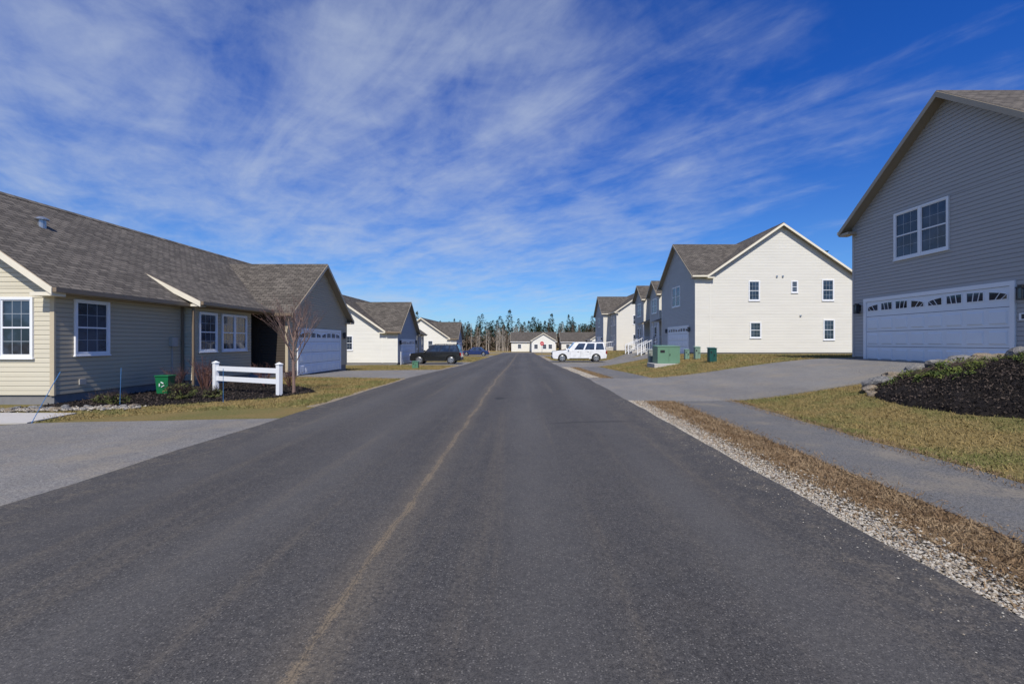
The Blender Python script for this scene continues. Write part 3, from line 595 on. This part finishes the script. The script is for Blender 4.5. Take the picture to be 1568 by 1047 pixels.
# ------------------------------------------------------------------ young bare tree
def grow(m,p,d,L,r,depth,spread,tips=None,nseg=3,sides=6,gr=.15):
    q=p
    for s in range(nseg):
        d=(d+Vector((random.gauss(0,.08),random.gauss(0,.08),gr*.5))).normalized(); n=q+d*(L/nseg); r1=r*(1-.35*(s+1)/nseg)
        m.tube(q,n,r*(1-.35*s/nseg),r1,sides,False); q=n
        if depth>0 and s>0:
            for c in range(random.choice((1,2)) if depth>1 else 2):
                ax=Vector((random.gauss(0,1),random.gauss(0,1),random.gauss(0,.3))).normalized()
                nd_=(d+ax*spread*random.uniform(.7,1.3)).normalized(); grow(m,q,nd_,L*random.uniform(.5,.8),r1*.6,depth-1,spread,tips,nseg,max(3,sides-1),gr)
    if tips is not None: tips.append(q)
m=MB(); bx,by=-7.15,14.2; zb=Hs(bx,by); p0=Vector((bx,by,zb-.05)); m.tube(p0,p0+Vector((.01,0,.15)),.066,.05,8); m.tube(p0+Vector((.01,0,.15)),p0+Vector((-.01,.0,1.0)),.05,.04,8); m.tube(p0+Vector((-.01,.0,1.0)),p0+Vector((.0,.0,1.9)),.037,.018,8)
p=p0+Vector((-.01,0,.95)); tips=[]
for i in range(12):
    t=i*2.4; k=i/11; grow(m,p+Vector((0,0,.95*k-.05)),Vector((math.cos(t)*(.7-.3*k),math.sin(t)*(.7-.3*k),1)).normalized(),1.1-.45*k,.017,2,.45,tips,4,5,.14)
e=empty('young_bare_tree'); m.make('trunk_and_branches',M['bark'],e,smooth=True)
C=np.array([tuple(t) for t in tips]); C=np.repeat(C,2,0)+rng.normal(0,.02,(len(C)*2,3)); fast('buds',tris(C,.022,.3,.5),simple('buds_red',(.22,.10,.07),.8),e)
# ------------------------------------------------------------------ fence
e=empty('white_rail_fence'); A=Vector((-9.85,14.6,0)); B=Vector((-7.25,13.55,0)); m=MB()
dr=(B-A).normalized(); nr=Vector((-dr.y,dr.x,0)); 
def FP(u,z,n): q=A+dr*u+nr*n; return (q.x,q.y,z)
Lf=(B-A).length
for u in (0,Lf):
    m.fbox(FP,u-.065,u+.065,-.1,.92,-.065,.065); m.fbox(FP,u-.08,u+.08,.92,.945,-.08,.08)
    pts=[FP(u-.075,.945,-.075),FP(u+.075,.945,-.075),FP(u+.075,.945,.075),FP(u-.075,.945,.075)]; ap=FP(u,1.0,0)
    for i in range(4): m.poly([pts[i],pts[(i+1)%4],ap])
def sagbox(z0,z1,dz=.0):
    m.hexa([FP(.066,z0,-.02),FP(Lf-.066,z0-dz,-.02),FP(Lf-.066,z0-dz,.02),FP(.066,z0,.02),FP(.066,z1,-.02),FP(Lf-.066,z1-dz,-.02),FP(Lf-.066,z1-dz,.02),FP(.066,z1,.02)])
sagbox(.68,.83,.02); sagbox(.36,.51,.02)
m.make('posts_and_rails',M['white'],e,bevel=.004)
for (x,y,hh,lx) in ((-10.1,11.4,.95,0.02),(-9.5,8.75,1.0,.3),(-7.9,12.0,.9,0)):
    e=empty('snow_stake'); m=MB(); m.tube((x,y,-.05),(x+lx*.4,y+lx,hh*.7),.006,.006,6); m.tube((x+lx*.4,y+lx,hh*.7),(x+lx*.6,y+lx*1.4,hh),.007,.007,6); m.make('stake',simple('stake_blue',(.05,.16,.35),.5),e)
# green recycling bin
e=empty('green_recycling_bin',(-11.0,14.0,Hs(-11,14.6)+.02)); m=MB(); w,d,hh=.2,.15,.52
m.hexa([(-w*.85,-d*.85,0),(w*.85,-d*.85,0),(w*.85,d*.85,0),(-w*.85,d*.85,0),(-w,-d,hh),(w,-d,hh),(w,d,hh),(-w,d,hh)])
m.box(-w-.02,w+.02,-d-.02,d+.02,hh,hh+.04); m.make('bin_body',simple('bin_green',(.01,.14,.05),.4),e,bevel=.008)
m=MB()
for k in range(3):
    t=k*2.094+.5; c=(math.cos(t)*.07,math.sin(t)*.07); t2=t+1.3; c2=(math.cos(t2)*.08,math.sin(t2)*.08)
    m.tube((c[0],-d*.93-.01,.28+c[1]),(c2[0],-d*.93-.012,.28+c2[1]),.016,.016,4)
m.make('recycling_mark',M['white'],e)
# ------------------------------------------------------------------ utility cabinets
def cabinet(name,x,y,w,d,hh,col,pad=True,rz=0):
    z=Hs(x,y); e=empty(name,(x,y,z),rz); g=simple(name+'_paint',col,.45,var=.08)
    if pad: m=MB(); m.box(-w*.7,w*.7,-d*.75,d*.75,-.3,.1); m.make('concrete_pad',M['concrete'],e,bevel=.015)
    b=.1 if pad else 0; m=MB(); m.hexa([(-w/2,-d/2,b),(w/2,-d/2,b),(w/2,d/2,b),(-w/2,d/2,b),(-w/2,-d/2+.0,b+hh*.93),(w/2,-d/2,b+hh*.93),(w/2,d/2,b+hh*.98),(-w/2,d/2,b+hh*.98)]); m.make('cabinet_body',g,e,bevel=.015)
    m=MB(); m.hexa([(-w/2-.03,-d/2-.03,b+hh*.93),(w/2+.03,-d/2-.03,b+hh*.93),(w/2+.03,d/2+.03,b+hh*.985),(-w/2-.03,d/2+.03,b+hh*.985),(-w/2-.02,-d/2-.02,b+hh*.96),(w/2+.02,-d/2-.02,b+hh*.96),(w/2+.02,d/2+.02,b+hh*1.02),(-w/2-.02,d/2+.02,b+hh*1.02)]); m.make('lid',g,e,bevel=.01)
    m=MB(); m.box(-.004,.004,-d/2-.006,-d/2-.001,b+.08,b+hh*.85); m.box(.04,.07,-d/2-.04,-d/2-.001,b+hh*.45,b+hh*.55); m.box(-w*.38,-w*.18,-d/2-.005,-d/2-.001,b+hh*.6,b+hh*.75); m.make('seam_latch_label',M['black'],e)
cabinet('transformer_box',8.15,25.8,1.25,1.0,1.0,(.12,.23,.15)); cabinet('utility_pedestal',9.55,22.9,.36,.32,.72,(.01,.07,.06),False); cabinet('utility_pedestal',10.1,26.3,.3,.3,.72,(.18,.27,.2),False); cabinet('utility_pedestal',7.6,27.0,.25,.3,1.0,(.25,.27,.24),False)
cabinet('utility_pedestal',-7.4,31.5,.4,.4,.5,(.08,.2,.12),False); cabinet('utility_pedestal',9.9,27.4,.25,.25,.6,(.16,.27,.2),False)
# ------------------------------------------------------------------ stop sign
e=empty('stop_sign',(3.7,86,Hs(3.7,86))); m=MB(); m.tube((0,0,-.2),(0,0,2.5),.035,.035,8); m.make('pole',M['vent'],e)
m=MB(); o=[(.4*math.cos(R(22.5+45*k)),-.05,2.2+.4*math.sin(R(22.5+45*k))) for k in range(8)]; ob=[(p[0],-.04,p[2]) for p in o]; m.poly(o); m.poly(ob[::-1]); [m.poly([o[k],o[(k+1)%8],ob[(k+1)%8],ob[k]]) for k in range(8)]; m.make('octagon',simple('sign_red',(.5,.015,.02),.4),e)
m=MB(); [m.box(-.26+.14*k,-.18+.14*k,-.056,-.053,2.12,2.26) for k in range(4)]; m.make('lettering',M['white'],e)
# ------------------------------------------------------------------ vehicles
HL=simple('headlight',(.6,.62,.65),.1); TL=simple('taillight',(.35,.01,.01),.2)
def car(name,x,y,heading,L,W,H_,col,kind):
    zf=Hs(x+math.cos(heading)*L*.3,y); zr=Hs(x-math.cos(heading)*L*.3,y); pitch=math.atan2(zf-zr,L*.6)
    e=empty(name,(x,y,(zf+zr)/2+.035)); e.rotation_euler=(0,-pitch,heading)
    pm_,nt,b=newmat(name+'_paint'); b.inputs['Roughness'].default_value=.25; b.inputs['Coat Weight'].default_value=.8
    v=objco(nt); c=mix(nt,ramp(nt,noise(nt,v,3,4),.4,.7),col,tuple(k*.82+.004 for k in col)); nt.links.new(c,b.inputs['Base Color'])
    S=dict(suv=dict(belt=.62,gb=(-.47,.215),gt=(-.42,.07),hood=.60,rw=.215),sedan=dict(belt=.62,gb=(-.36,.23),gt=(-.20,.07),hood=.6,rw=.225),big=dict(belt=.60,gb=(-.478,.205),gt=(-.45,.08),hood=.585,rw=.205))[kind]
    wr=S['rw']*H_; gc=.16*H_ if kind!='sedan' else .14*H_; bz=S['belt']*H_; wx=(-.305*L,.315*L); ar=wr*1.14
    pts=[(-L/2+.04,gc+.08)]
    for cx in wx:
        pts.append((cx-ar-.02,gc)); pts+=[(cx+ar*math.cos(t),wr+ar*math.sin(t)) for t in np.linspace(math.pi*1.02,-.02*math.pi,11)]; pts.append((cx+ar+.02,gc))
    hz=S['hood']*H_
    pts+=[(L/2-.12,gc+.03),(L/2-.01,gc+.15),(L/2,gc+.32),(L/2-.03,hz*.82),(L/2-.12,hz*.93),(L*.36,hz*.985),(S['gb'][1]*L+.05,bz)]
    if kind=='sedan': pts+=[(S['gb'][0]*L,bz),(-L/2+.1,bz*.97),(-L/2+.02,bz*.9),(-L/2,gc+.35)]
    else: pts+=[(-L/2+.06,bz),(-L/2+.02,bz*.9),(-L/2,gc+.35)]
    cz=sum(p[1] for p in pts)/len(pts); m=MB(); st=[(-W/2,.965),(-W/2+.05,1),(W/2-.05,1),(W/2,.965)]
    def ring(y_,s): return [(p[0]*(1-(1-s)*.4),y_,cz+(p[1]-cz)*s) for p in pts]
    rs=[ring(*k) for k in st]
    for a in range(3):
        for i in range(len(pts)): j=(i+1)%len(pts); m.poly([rs[a][i],rs[a][j],rs[a+1][j],rs[a+1][i]])
    m.poly(rs[0][::-1]); m.poly(rs[3]); m.make('body',pm_,e,bevel=.015)
    x0,x1=S['gb'][0]*L,S['gb'][1]*L; t0,t1=S['gt'][0]*L,S['gt'][1]*L; wb,wt=W/2-.04,W/2-.19; zt=H_
    def G(u,z,sd):
        xa=x0+(x1-x0)*u; xb=t0+(t1-t0)*u; return Vector((xa+(xb-xa)*z,sd*(wb+(wt-wb)*z),bz-.02+(zt-bz+.02)*z))
    m=MB(); m.hexa([G(0,0,-1),G(1,0,-1),G(1,0,1),G(0,0,1),G(0,1,-1),G(1,1,-1),G(1,1,1),G(0,1,1)]); m.make('cabin',pm_,e,bevel=.045)
    gm=MB(); wins={'suv':((.05,.27),(.31,.56),(.60,.86)),'sedan':((.14,.46),(.51,.84)),'big':((.035,.27),(.31,.57),(.61,.86))}[kind]
    for sd in (-1,1):
        off=Vector((0,sd*.012,.004))
        for (a,b_) in wins: gm.poly([G(a,.1,sd)+off,G(b_,.1,sd)+off,G(b_-.015,.86,sd)+off,G(a+.01,.86,sd)+off])
    for u,dx in ((1,.014),(0,-.014)):
        f=lambda s_,z: (G(u,z,-1)*(1-s_)+G(u,z,1)*s_)+Vector((dx,0,.006)); gm.poly([f(.07,.1),f(.93,.1),f(.9,.88),f(.1,.88)])
    gm.make('windows',M['glass'],e)
    tire=MB(); rim=MB(); under=MB(); under.box(-L/2+.15,L/2-.15,-W/2+.27,W/2-.27,gc+.02,bz*.7)
    for cx in wx:
        for sd in (-1,1):
            y0=sd*(W/2-.24); y1=sd*(W/2-.015); tire.tube((cx,y0,wr),(cx,y1,wr),wr,wr,24); rim.tube((cx,y1,wr),(cx,y1+sd*.008,wr),wr*.66,wr*.62,20)
            for k in range(6): t=k*math.pi/3; tire.tube((cx+math.cos(t)*wr*.3,y1+sd*.012,wr+math.sin(t)*wr*.3),(cx+math.cos(t)*wr*.56,y1+sd*.012,wr+math.sin(t)*wr*.56),wr*.045,wr*.1,4)
    tire.make('tyres',M['dark'],e); rim.make('rims',M['vent'],e); under.make('underbody',M['dark'],e)
    tr=MB(); seam=MB()
    for sd in (-1,1):
        tr.box(*sorted((L*.19,L*.19+.14)),*sorted((sd*(W/2-.04),sd*(W/2+.16))),bz+.02,bz+.17)
        for u in (-.02*L,-.2*L): seam.box(u-.004,u+.004,*sorted((sd*(W/2-.003),sd*(W/2+.003))),gc+.15,bz-.03)
        seam.box(L*.17-.004,L*.17+.004,*sorted((sd*(W/2-.003),sd*(W/2+.003))),gc+.15,bz-.03)
        for u in (0.01*L,-.17*L): seam.box(u,u+.16,*sorted((sd*(W/2-.005),sd*(W/2+.02))),bz*.86,bz*.86+.03)
        seam.box(-.17*L,.19*L,*sorted((sd*(W/2-.02),sd*(W/2+.012))),gc+.0,gc+.09)
    tr.make('mirrors',pm_,e,bevel=.02); 
    seam.box(L/2-.05,L/2+.012,-W*.3,W*.3,hz*.62,hz*.8); seam.box(L/2-.08,L/2+.02,-W*.42,W*.42,gc+.06,gc+.2); seam.box(-L/2-.02,-L/2+.1,-W*.45,W*.45,gc+.08,gc+.22)
    if kind!='sedan':
        for sd in (-1,1): seam.tube((t0+.2,sd*(wt-.06),H_+.05),(t1-.25,sd*(wt-.06),H_+.05),.018,.018,6)
        for xx in (t0+.25,(t0+t1)/2,t1-.3):
            for sd in (-1,1): seam.box(xx,xx+.06,sd*(wt-.06)-.015,sd*(wt-.06)+.015,H_-.02,H_+.05)
    seam.make('trim_and_grille',M['black'],e)
    hl=MB(); tl=MB()
    for sd in (-1,1):
        hl.box(L/2-.22,L/2-.005,*sorted((sd*W*.33,sd*(W/2-.008))),hz*.72,hz*.86)
        tl.box(-L/2-.008,-L/2+.14,*sorted((sd*W*.38,sd*(W/2-.0))),bz*.68,bz*.95)
    hl.make('headlights',HL,e,bevel=.01); tl.make('taillights',TL,e,bevel=.01)
car('black_suv',-7.75,41.3,math.pi,4.55,1.85,1.74,(.012,.013,.014),'suv')
car('white_suv',5.75,46.7,math.pi,5.5,2.0,2.0,(.74,.75,.76),'big')
car('blue_sedan',-7.9,76.5,math.pi,4.6,1.8,1.45,(.015,.035,.12),'sedan')
# ------------------------------------------------------------------ distant trees
def evergreen(h,r,n):
    t=rng.uniform(0,1,n)**.85; a=rng.uniform(0,6.28,n); lay=.75+.25*np.sin(t*h*4.5)
    rr=r*(1-t**1.4)**.9*lay*(.35+.65*rng.uniform(0,1,n)**.5)*(1+.25*np.sin(a*3+t*9)); z=h*(.1+.9*t)
    C=np.stack([rr*np.cos(a),rr*np.sin(a),z],-1); d=np.stack([np.cos(a),np.sin(a),-.1*np.ones(n)+rng.normal(0,.3,n)],-1); s=.55+.7*(1-t)
    e_=np.stack([-np.sin(a),np.cos(a),rng.uniform(-.4,.4,n)],-1)*(s*.3)[:,None]
    return np.stack([C-e_,C+e_,C+d*(s*.5)[:,None]],1)
def bare(h,seed):
    random.seed(seed); T_=[]
    def seg(p,q,w):
        d=q-p; s=d.cross(Vector((0,1,0))); s=(s.normalized() if s.length>1e-3 else Vector((1,0,0)))*w
        T_.append([p-s,p+s,q]); T_.append([p-Vector((0,w,0)),p+Vector((0,w,0)),q])
    p=Vector((0,0,0)); d=Vector((random.gauss(0,.05),random.gauss(0,.05),1)); n=8; pts=[p]
    for i in range(n): d=(d+Vector((random.gauss(0,.05),random.gauss(0,.05),.2))).normalized(); p=p+d*h/n; pts.append(p)
    for i in range(n):
        w0=.15*(1-i/n)+.03; w1=.15*(1-(i+1)/n)+.03
        for ax in (Vector((1,0,0)),Vector((0,1,0))): T_.append([pts[i]-ax*w0,pts[i]+ax*w0,pts[i+1]+ax*w1]); T_.append([pts[i]-ax*w0,pts[i+1]+ax*w1,pts[i+1]-ax*w1])
        if i>=2:
            for k in range(5):
                a=random.uniform(0,6.28); L=h*random.uniform(.14,.27)*(1.2-i/n); q=pts[i].lerp(pts[i+1],random.random()); dd=Vector((math.cos(a)*.7,math.sin(a)*.7,1)).normalized(); q2=q+dd*L; seg(q,q2,.035)
                for j in range(5):
                    b=q.lerp(q2,random.uniform(.3,1)); seg(b,b+(dd+Vector((random.gauss(0,.5),random.gauss(0,.5),.1))).normalized()*L*.5,.022)
    return np.array([[tuple(v) for v in t] for t in T_])
EV=[evergreen(9,2.0+.35*k,380) for k in range(4)]; BR=[bare(10,s) for s in range(6)]
def inst(T_,x,y,z,s,a):
    c,sn=math.cos(a),math.sin(a); X=T_[...,0]*c-T_[...,1]*sn; Y=T_[...,0]*sn+T_[...,1]*c; return np.stack([X*s[0]+x,Y*s[0]+y,T_[...,2]*s[1]+z],-1)
ev=leafm('conifer_foliage',((.018,.030,.012),(.040,.052,.018),(.06,.062,.025)),.4); bi=simple('pale_bark',(.38,.34,.29),.9,var=.3,sc=.4); br=simple('brown_bark',(.13,.095,.068),.9,var=.3,sc=.4)
allT=[];idx=[]
def add(T_,k): allT.append(T_); idx.append(np.full(len(T_),k))
rr=np.random.default_rng(3)
for i in range(400):
    x=rr.uniform(-75,75); y=rr.uniform(153,178); big=rr.uniform()>.88; s=rr.uniform(.85,1.15)*(1.28 if big else 1)
    dens=.75+.5*mn.noise(Vector((x*.09,2.2,0)))
    if rr.uniform()>dens+.25: continue
    add(inst(EV[i%4],x,y,-1.5,(s*rr.uniform(.8,1.2),s*rr.uniform(.9,1.15)),rr.uniform(0,6)),0)
for i in range(360):
    x=rr.uniform(-75,75); y=rr.uniform(142,158); s=rr.uniform(.5,.9); pale=(-22<x<4 and rr.uniform()<.7) or rr.uniform()<.25
    add(inst(BR[i%6],x,y,-1.5,(s*rr.uniform(.9,1.2),s),rr.uniform(0,6)),1 if pale else 2)
for i in range(50):
    x=rr.uniform(34,75); y=rr.uniform(50,100); s=rr.uniform(1.1,1.45); add(inst(EV[i%4],x,y,.2,(s*.9,s),rr.uniform(0,6)),0)
for i in range(50):
    x=rr.uniform(-75,-34); y=rr.uniform(20,140); s=rr.uniform(.5,.7); add(inst(EV[i%4],x,y,-.6,(s,s),rr.uniform(0,6)),0)
n=22000; x=rr.uniform(-75,75,n); y=rr.uniform(150,172,n); z=-1.4+rr.uniform(0,1,n)**1.5*4.6
add(tris(np.stack([x,y,z],-1),.9,.9,.28),2)
fast('distant_woods',np.concatenate(allT),None,None,[ev,bi,br],np.concatenate(idx))
# ------------------------------------------------------------------ sky
w=bpy.data.worlds.new('World'); scene.world=w; w.use_nodes=True; nt=w.node_tree; bg=nt.nodes['Background']
EL=50
sk=nd(nt,'ShaderNodeTexSky'); sk.sky_type='NISHITA'; sk.sun_disc=False; sk.sun_elevation=R(EL); sk.sun_rotation=R(176); sk.altitude=100; sk.air_density=1.0; sk.dust_density=.3; sk.ozone_density=2.0
g=nd(nt,'ShaderNodeTexCoord').outputs['Generated']; s=nd(nt,'ShaderNodeSeparateXYZ',{0:g}); dx,dy,dz=s.outputs
den=mth(nt,'ADD',mth(nt,'MAXIMUM',dz,0.0),.10)
u=mth(nt,'DIVIDE',dx,den); v=mth(nt,'DIVIDE',dy,den)
th=R(42)
ur=mth(nt,'ADD',mth(nt,'MULTIPLY',u,math.cos(th)),mth(nt,'MULTIPLY',v,math.sin(th)))
vr=mth(nt,'SUBTRACT',mth(nt,'MULTIPLY',v,math.cos(th)),mth(nt,'MULTIPLY',u,math.sin(th)))
vec=nd(nt,'ShaderNodeCombineXYZ',{0:ur,1:mth(nt,'MULTIPLY',vr,.32),2:2.3}).outputs[0]
vecb=nd(nt,'ShaderNodeCombineXYZ',{0:ur,1:mth(nt,'MULTIPLY',vr,.55),2:6.1}).outputs[0]
vec0=nd(nt,'ShaderNodeCombineXYZ',{0:u,1:v,2:.7}).outputs[0]
broad=noise(nt,vec0,.5,3,.5,.3); streak=noise(nt,vec,3.0,8,.6,.6); ripple=noise(nt,vecb,8.5,5,.6,.5); puff=noise(nt,vec0,2.6,7,.6,.3)
m1=mth(nt,'ADD',mth(nt,'ADD',mth(nt,'MULTIPLY',streak,.44),mth(nt,'MULTIPLY',puff,.38)),mth(nt,'MULTIPLY',ripple,.18))
side=ramp(nt,mth(nt,'ADD',dx,mth(nt,'MULTIPLY',dz,.4)),.85,-.1)
bias=mth(nt,'ADD',mth(nt,'MULTIPLY',broad,.42),mth(nt,'MULTIPLY',side,.22))
cl=ramp(nt,mth(nt,'ADD',m1,bias),.72,1.16)
cl=mth(nt,'MULTIPLY',cl,ramp(nt,dz,-.02,.12))
tint=mix(nt,1.0,sk.outputs[0],mix(nt,ramp(nt,dz,0,.5),(.60,1.04,1.62),(.17,.70,1.85)),'MULTIPLY')
col=mix(nt,mth(nt,'MULTIPLY',cl,.66),tint,(7.2,8.2,9.8))
nt.links.new(col,bg.inputs['Color']); bg.inputs['Strength'].default_value=.074
sun=bpy.data.lights.new('sun','SUN'); sun.energy=5.0; sun.angle=R(.55); sun.color=(1,.95,.87); so=link(bpy.data.objects.new('sun',sun)); so.rotation_euler=(R(90-EL),0,R(4))
# ------------------------------------------------------------------ camera
cam=bpy.data.cameras.new('camera'); cam.lens=15.98; cam.sensor_width=36; cam.shift_x=-.0102; cam.clip_end=4000; cam.clip_start=.05
co=link(bpy.data.objects.new('camera',cam)); co.location=(0,0,1.6); co.rotation_euler=(R(90),0,0); scene.camera=co
scene.view_settings.view_transform='Standard'; scene.view_settings.look='None'; scene.view_settings.exposure=0
